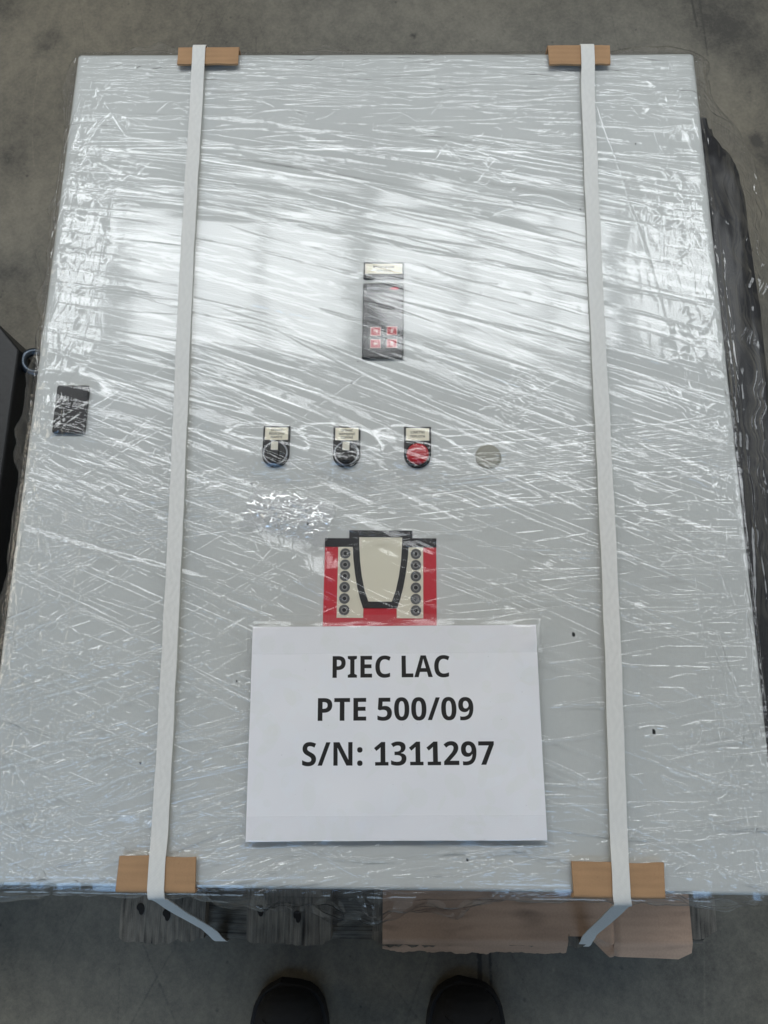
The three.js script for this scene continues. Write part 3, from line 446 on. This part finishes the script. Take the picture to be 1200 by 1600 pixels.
// ------------------------------------------------------------------ cardboard edge protectors
function protector(x, z0, w, d, side, label) {                  // side -1: the far edge, +1: the near edge
  const L = 0.045, t = 0.0030, r = 0.004, prof = [];
  prof.push([-d, 0]); prof.push([-r, 0]); for (let k = 1; k < 6; k++) { const a = k / 6 * Math.PI / 2; prof.push([-r + r * Math.sin(a), -r + r * Math.cos(a)]); } prof.push([0, -r]); prof.push([0.0015, -L]);
  const sh = []; prof.forEach(([a, b]) => sh.push([a, b + t])); const back = prof.map(([a, b], i) => [i < 2 ? a : a - (i > 6 ? t : t * (i - 1) / 6), i < 2 ? b : b + (i > 6 ? t : t * (1 - (i - 1) / 6)) - 0]).reverse();
  const pts = [...prof.map(([a, b]) => [a, b + t]), [0.0015 - t, -L + t], [-t, -r], [-r, -0.0], [-d, 0]];
  const s = new THREE.Shape(pts.map((q) => new THREE.Vector2(...q)));
  let g = new THREE.ExtrudeGeometry(s, { depth: w, bevelEnabled: false, steps: 16 });            // profile (z, y), length along local z
  g.translate(0, 0, -w / 2); g.rotateY(-Math.PI / 2);                                             // profile x -> +z, length -> x
  if (side < 0) g.rotateY(Math.PI);
  const p = g.attributes.position, ph = rnd() * 30;
  for (let i = 0; i < p.count; i++) { const xx = p.getX(i), zz = p.getZ(i), e = sm(w / 2 - 0.012, w / 2, Math.abs(xx)), inn = sm(d * 0.5, d, Math.abs(zz)); p.setY(i, p.getY(i) + 0.0006 * n2(xx * 60 + ph, zz * 40) * (0.3 + e)); p.setZ(i, zz + side * inn * 0.0009 * n2b(xx * 24 + ph, 1)); p.setX(i, xx + e * Math.sign(xx) * 0.0012 * n2(zz * 120 + ph, 3)); }
  g.computeVertexNormals(); metricUV(g, 4, rnd(), rnd());
  const m = mesh('edge_protector', g, cardMat, scene, [x, FACE + 0.0048, z0]);
  tag(m, label, 'edge protector', 'cardboard edge protectors under the straps');
}
protector(-0.2265, -0.5015, 0.077, 0.028, -1, 'small cardboard edge protector partly under film, on the edge beyond the regulator');
protector(0.2500, -0.5035, 0.078, 0.031, -1, 'small cardboard edge protector clear of film, on the edge beyond the regulator');
protector(-0.2140, 0.5008, 0.0765, 0.0335, 1, 'cardboard edge protector by the bottom edge of the paper, on the door lock side');
protector(0.2375, 0.5000, 0.0880, 0.0325, 1, 'widest cardboard edge protector, above the torn cardboard sheet');

// ------------------------------------------------------------------ straps
const strapMat = std({ map: weaveCol, bumpMap: weave, bumpScale: 0.0002, roughness: 0.75 });
function strap(x0, x1, x2, w, label) {
  const prof = [[-0.60, -0.37 + 0.0], [-0.585, -0.335], [-0.516, -0.04], [-0.5072, -0.004], [-0.5046, 0.0055], [-0.5000, 0.0088], [-0.488, 0.0094], [-0.465, 0.0088], [-0.44, 0.0068]];
  for (let k = -10; k <= 10; k++) prof.push([k * 0.042, 0.0064 + 0.0022 * sm(0.42, 0.25, Math.abs(k * 0.042)) + 0.0003 * Math.sin(k * 2.1)]);
  prof.push([0.45, 0.0068], [0.468, 0.0088], [0.49, 0.0094], [0.5005, 0.0088], [0.5058, 0.0055], [0.5085, -0.004], [0.54, -0.082], [0.60, -0.235], [0.646, -0.349], [0.638, -0.3545], [0.60, -0.356]);
  const curve = new THREE.CatmullRomCurve3(prof.map(([z, y]) => new THREE.Vector3(0, y, z)), false, 'centripetal'), n = 420, P = curve.getSpacedPoints(n), len = curve.getLength();
  const xa = (z, i) => z < 0.5 ? lerp(x0, x1, clamp((z + 0.5), 0, 1)) + 0.0012 * Math.sin(z * 7) : lerp(x1, x2, clamp((z - 0.5) / 0.14, 0, 1));
  const ring = [[-1, 0.55], [-0.96, 1], [0.96, 1], [1, 0.55], [1, -0.55], [0.96, -1], [-0.96, -1], [-1, -0.55], [-1, 0.55]];
  const g = sheet(8, n, (u, v) => {
    const i = Math.round(v * n), p = P[i], q = P[Math.min(n, i + 1)], o = P[Math.max(0, i - 1)], tz = q.z - o.z, ty = q.y - o.y, l = Math.hypot(tz, ty), nz = -ty / l, ny = tz / l, r = ring[Math.round(u * 8)];
    const e = r[1] * 0.0006 ; return [xa(p.z, i) + r[0] * w / 2 + 0.0004 * n2(v * 30, r[0] * 2), p.y + ny * e, p.z + nz * e, 0.5 + r[0] * 0.48, v * len / 0.068];
  });
  const m = mesh('strap', g, strapMat, scene, [0, FACE, 0]); tag(m, label, 'strap', 'webbing straps round the cabinet');
}
strap(-0.2390, -0.2125, -0.2172, 0.0164, 'off white woven strap on the door lock side of the cabinet');
strap(0.2600, 0.2393, 0.2782, 0.0170, 'off white woven strap running down over the torn cardboard sheet');

// ------------------------------------------------------------------ paper notice
{
  const W = 0.297, H = 0.21;
  const TEXT = [['PIEC LAC', -0.0668, 0.0584, -0.0522, 0.0219], ['PTE 500/09', -0.0817, 0.0816, -0.0093, 0.0224], ['S/N: 1311297', -0.0955, 0.1009, 0.0344, 0.0226]];
  const t = canvasTex(1782, 1260, (g, w, h) => {
    g.fillStyle = '#e7e5e6'; g.fillRect(0, 0, w, h); for (let k = 0; k < 260; k++) { const q = rr(0, 1); g.fillStyle = q < 0.5 ? 'rgba(214,212,206,0.10)' : 'rgba(238,238,242,0.10)'; g.beginPath(); g.ellipse(rnd() * w, rnd() * h, rr(8, 90), rr(6, 60), rr(0, 3), 0, 7); g.fill(); } g.fillStyle = 'rgba(120,116,108,0.35)'; for (let k = 0; k < 24; k++) g.fillRect(rnd() * w, rnd() * h, rr(2, 5), rr(2, 5));
    g.fillStyle = '#15120f'; g.textBaseline = 'alphabetic';
    const put = (s, x0, x1, y, cap) => { g.save(); const px = cap / 0.714; g.font = `bold ${px}px sans-serif`; const m = g.measureText(s).width; g.translate(x0, y); g.scale((x1 - x0) / m, 1); g.fillText(s, 0, 0);
      for (let i = 0; i < s.length; i++) if (s[i] === '1') { const a = g.measureText(s.slice(0, i)).width, w = g.measureText('1').width; g.fillRect(a + w * 0.14, -px * 0.105, w * 0.76, px * 0.105); }   // the foot of the 1
      g.restore(); };
    const S = 6000;                                             // pixels per metre
    for (const [s, x0, x1, y, c] of TEXT) put(s, (x0 + W / 2) * S, (x1 + W / 2) * S, (y + H / 2) * S, c * S);
  });
  const g = thing('paper_notice', 'white printed sheet of paper taped onto the wrapped cabinet', 'notice', [0.0192, FACE + 0.0090, 0.3448]);
  g.rotation.y = 0.01646;
  const wave = (x, z) => 0.0010 * n2(x * 9, z * 8) + 0.0005 * n2b(x * 24, z * 15) + 0.0009 * sm(0.10, 0.15, Math.abs(x)) * (0.5 + 0.5 * n2(z * 12, x > 0 ? 3 : 8)) + (x > 0.12 && z < -0.08 ? 0.0012 * sm(0.12, 0.148, x) : 0);
  const face = sheet(60, 42, (u, v) => { const x = (u - 0.5) * W, z = (v - 0.5) * H; return [x, wave(x, z), z, u, 1 - v]; });
  mesh('printed_sheet', face, std({ map: t, roughness: 0.7, side: THREE.DoubleSide }), g);
  const tape = phys({ color: 0xffffff, roughness: 0.12, transmission: 0.97, thickness: 0, ior: 1.4, side: THREE.DoubleSide });
  for (const [z0, z1] of [[-0.117, -0.0765], [0.0815, 0.119]]) {
    const k = sheet(80, 12, (u, v) => { const x = (u - 0.5) * (W + 0.012), z = lerp(z0, z1, v); const o = Math.max(sm(W / 2 - 0.001, W / 2 + 0.006, Math.abs(x)), sm(H / 2 - 0.001, H / 2 + 0.006, Math.abs(z))); return [x, lerp(wave(x, z) + 0.0006 + 0.0004 * n2(x * 30, z * 60), -0.0012, o), z]; });
    mesh('clear_tape', k, tape, g);
  }
}

// ------------------------------------------------------------------ photographer
{
  const g = thing('person', 'person standing at the pallet edge in black work boots and dark trousers', 'person');
  const bootMat = std({ color: lin(0.0035, 0.0035, 0.004), roughness: 0.78, bumpMap: paintBump, bumpScale: 0.0004 }), soleMat = std({ color: lin(0.005, 0.005, 0.0055), roughness: 0.8 });
  function boot(x, z, turn) {
    const b = new THREE.Group(); b.name = 'boot'; b.position.set(x, 0, z); b.rotation.y = turn; g.add(b);                 // toe tip at z = 0, heel at +z
    const st = [[0.000, 0.012, 0.030], [0.004, 0.026, 0.042], [0.012, 0.037, 0.052], [0.026, 0.046, 0.060], [0.045, 0.0505, 0.064], [0.065, 0.0525, 0.066], [0.09, 0.052, 0.074], [0.12, 0.049, 0.092], [0.15, 0.045, 0.112], [0.18, 0.042, 0.135], [0.21, 0.041, 0.155], [0.25, 0.040, 0.16], [0.28, 0.036, 0.16], [0.298, 0.024, 0.155], [0.303, 0.008, 0.15]];
    const at = (t) => { const f = t * (st.length - 1), i = Math.min(st.length - 2, f | 0), k = f - i; return st[i].map((a, c) => lerp(a, st[i + 1][c], k)); };
    mesh('upper', sheet(32, 56, (u, v) => { const [z, w, h] = at(v), a = Math.PI * (1.08 - 1.16 * u), c = Math.cos(a), s = Math.sin(a); return [Math.sign(c) * Math.pow(Math.abs(c), 0.75) * w, 0.018 + Math.sign(s) * Math.pow(Math.abs(s), 0.85) * (h - 0.018), z, u, v * 3]; }), bootMat, b);
    const sole = new THREE.Shape(); st.forEach(([z, w], i) => i ? sole.lineTo(-w - 0.004, -z) : sole.moveTo(-w, -z + 0.004)); [...st].reverse().forEach(([z, w]) => sole.lineTo(w + 0.004, -z));
    mesh('sole', new THREE.ExtrudeGeometry(sole, { depth: 0.02, bevelEnabled: true, bevelSize: 0.002, bevelThickness: 0.002, bevelSegments: 2 }).rotateX(-Math.PI / 2).translate(0, 0.003, 0), soleMat, b);
    for (const z0 of [0.040, 0.050, 0.062]) { const pts = []; for (let k = -10; k <= 10; k++) { const e = k / 10 * 0.75, zz = z0 - 0.010 * e * e * 1.4 + 0.0, f = (zz); let i = 0; while (i < st.length - 2 && st[i + 1][0] < f) i++; const kk = (f - st[i][0]) / (st[i + 1][0] - st[i][0]), w = lerp(st[i][1], st[i + 1][1], kk), h = lerp(st[i][2], st[i + 1][2], kk), c = e * 0.85, s = Math.sqrt(1 - c * c); pts.push(new THREE.Vector3(Math.sign(c) * Math.pow(Math.abs(c), 0.75) * w, 0.0185 + Math.pow(s, 0.85) * (h - 0.018), zz)); } mesh('stitched_seam', new THREE.TubeGeometry(new THREE.CatmullRomCurve3(pts), 40, 0.0014, 6), bootMat, b); }
    mesh('tongue', sheet(12, 12, (u, v) => { const x = (u - 0.5) * lerp(0.05, 0.06, v), z = lerp(0.066, 0.16, v); return [x, lerp(0.068, 0.122, v) + 0.004 - x * x * 9 - 0.003 * Math.pow(Math.abs(u - 0.5) * 2, 6), z]; }), soleMat, b);
  }
  boot(-0.1345, 0.732, 0.05); boot(0.1290, 0.727, -0.04);
  // one continuous clothed figure: tapered capsules joined by a smooth minimum
  const J = [];
  const bone = (a, b, ra, rb, k = 0.03) => J.push([new THREE.Vector3(...a), new THREE.Vector3(...b), ra, rb, k]);
  for (const s of [-1, 1]) {
    bone([s * 0.128, 0.14, 0.955], [s * 0.118, 0.50, 0.90], 0.058, 0.072); bone([s * 0.118, 0.50, 0.90], [s * 0.095, 0.92, 0.96], 0.075, 0.098);
    bone([s * 0.19, 1.40, 0.86], [s * 0.27, 1.17, 0.74], 0.062, 0.052); bone([s * 0.27, 1.17, 0.74], [s * 0.10, 1.27, 0.46], 0.048, 0.034);
    bone([s * 0.10, 1.27, 0.46], [s * 0.085, 1.285, 0.39], 0.030, 0.030, 0.012);
    for (let f = 0; f < 4; f++) { const y = 1.315 - f * 0.019; bone([s * 0.085, y, 0.385], [s * 0.078, y + 0.002, 0.35], 0.0095, 0.009, 0.004); bone([s * 0.078, y + 0.002, 0.35], [s * 0.055, y + 0.003, 0.335 + f * 0.002], 0.009, 0.008, 0.004); }
    bone([s * 0.082, 1.30, 0.42], [s * 0.06, 1.325, 0.385], 0.011, 0.009, 0.005);
  }
  bone([-0.07, 0.97, 0.965], [0.07, 0.97, 0.965], 0.115, 0.115, 0.05); bone([0, 1.0, 0.955], [0, 1.30, 0.88], 0.135, 0.14, 0.05); bone([-0.13, 1.38, 0.865], [0.13, 1.38, 0.865], 0.085, 0.085, 0.05);
  bone([0, 1.42, 0.85], [0, 1.52, 0.80], 0.055, 0.05); bone([0, 1.58, 0.765], [0, 1.64, 0.775], 0.078, 0.088, 0.02); bone([0, 1.575, 0.685], [0, 1.555, 0.690], 0.014, 0.017, 0.01);
  const size = 1.72, res = 144, mc = new MarchingCubes(res, new THREE.MeshBasicMaterial(), false, false, 400000), q = new THREE.Vector3(), ab = new THREE.Vector3(), org = [0, 0.90, 0.72];
  mc.isolation = 0;
  const pre = J.map(([a, b, ra, rb, k]) => ({ a, d: b.clone().sub(a), l2: b.distanceToSquared(a), ra, rb, k }));
  for (let z = 0, i = 0; z < res; z++) for (let y = 0; y < res; y++) for (let x = 0; x < res; x++, i++) {
    const wx = org[0] + (x / (res / 2) - 1) * size / 2, wy = org[1] + (y / (res / 2) - 1) * size / 2, wz = org[2] + (z / (res / 2) - 1) * size / 2; let d = 0.5;
    if (Math.abs(wx) < 0.4 && wz > 0.28 && wz < 1.15) for (const b of pre) { const px = wx - b.a.x, py = wy - b.a.y, pz = wz - b.a.z, t = clamp((px * b.d.x + py * b.d.y + pz * b.d.z) / b.l2, 0, 1), e = Math.hypot(px - t * b.d.x, py - t * b.d.y, pz - t * b.d.z) - lerp(b.ra, b.rb, t), h = Math.max(b.k - Math.abs(d - e), 0) / b.k; d = Math.min(d, e) - h * h * b.k * 0.25; }
    mc.field[i] = -d;
  }
  mc.update();
  const n = mc.count, geo = new THREE.BufferGeometry(), pos = new Float32Array(n * 3), col = new Float32Array(n * 3);
  for (let i = 0; i < n; i++) { const x = org[0] + mc.positionArray[3 * i] * size / 2, y = org[1] + mc.positionArray[3 * i + 1] * size / 2, z = org[2] + mc.positionArray[3 * i + 2] * size / 2; pos.set([x, y, z], 3 * i);
    const skin = (y > 1.5 && y < 1.63 && z < 0.80) || (z < 0.45), hair = y > 1.5 && !skin; col.set(skin ? [0.42, 0.24, 0.17] : hair ? [0.03, 0.02, 0.015] : y < 1.0 ? [0.020, 0.022, 0.028] : [0.035, 0.038, 0.048], 3 * i); }
  geo.setAttribute('position', new THREE.BufferAttribute(pos, 3)); geo.setAttribute('color', new THREE.BufferAttribute(col, 3));
  const m2 = mergeVertices(geo, 1e-5); m2.computeVertexNormals();
  mesh('body', m2, std({ vertexColors: true, roughness: 0.9 }), g);
}
renderer.render(scene, camera);
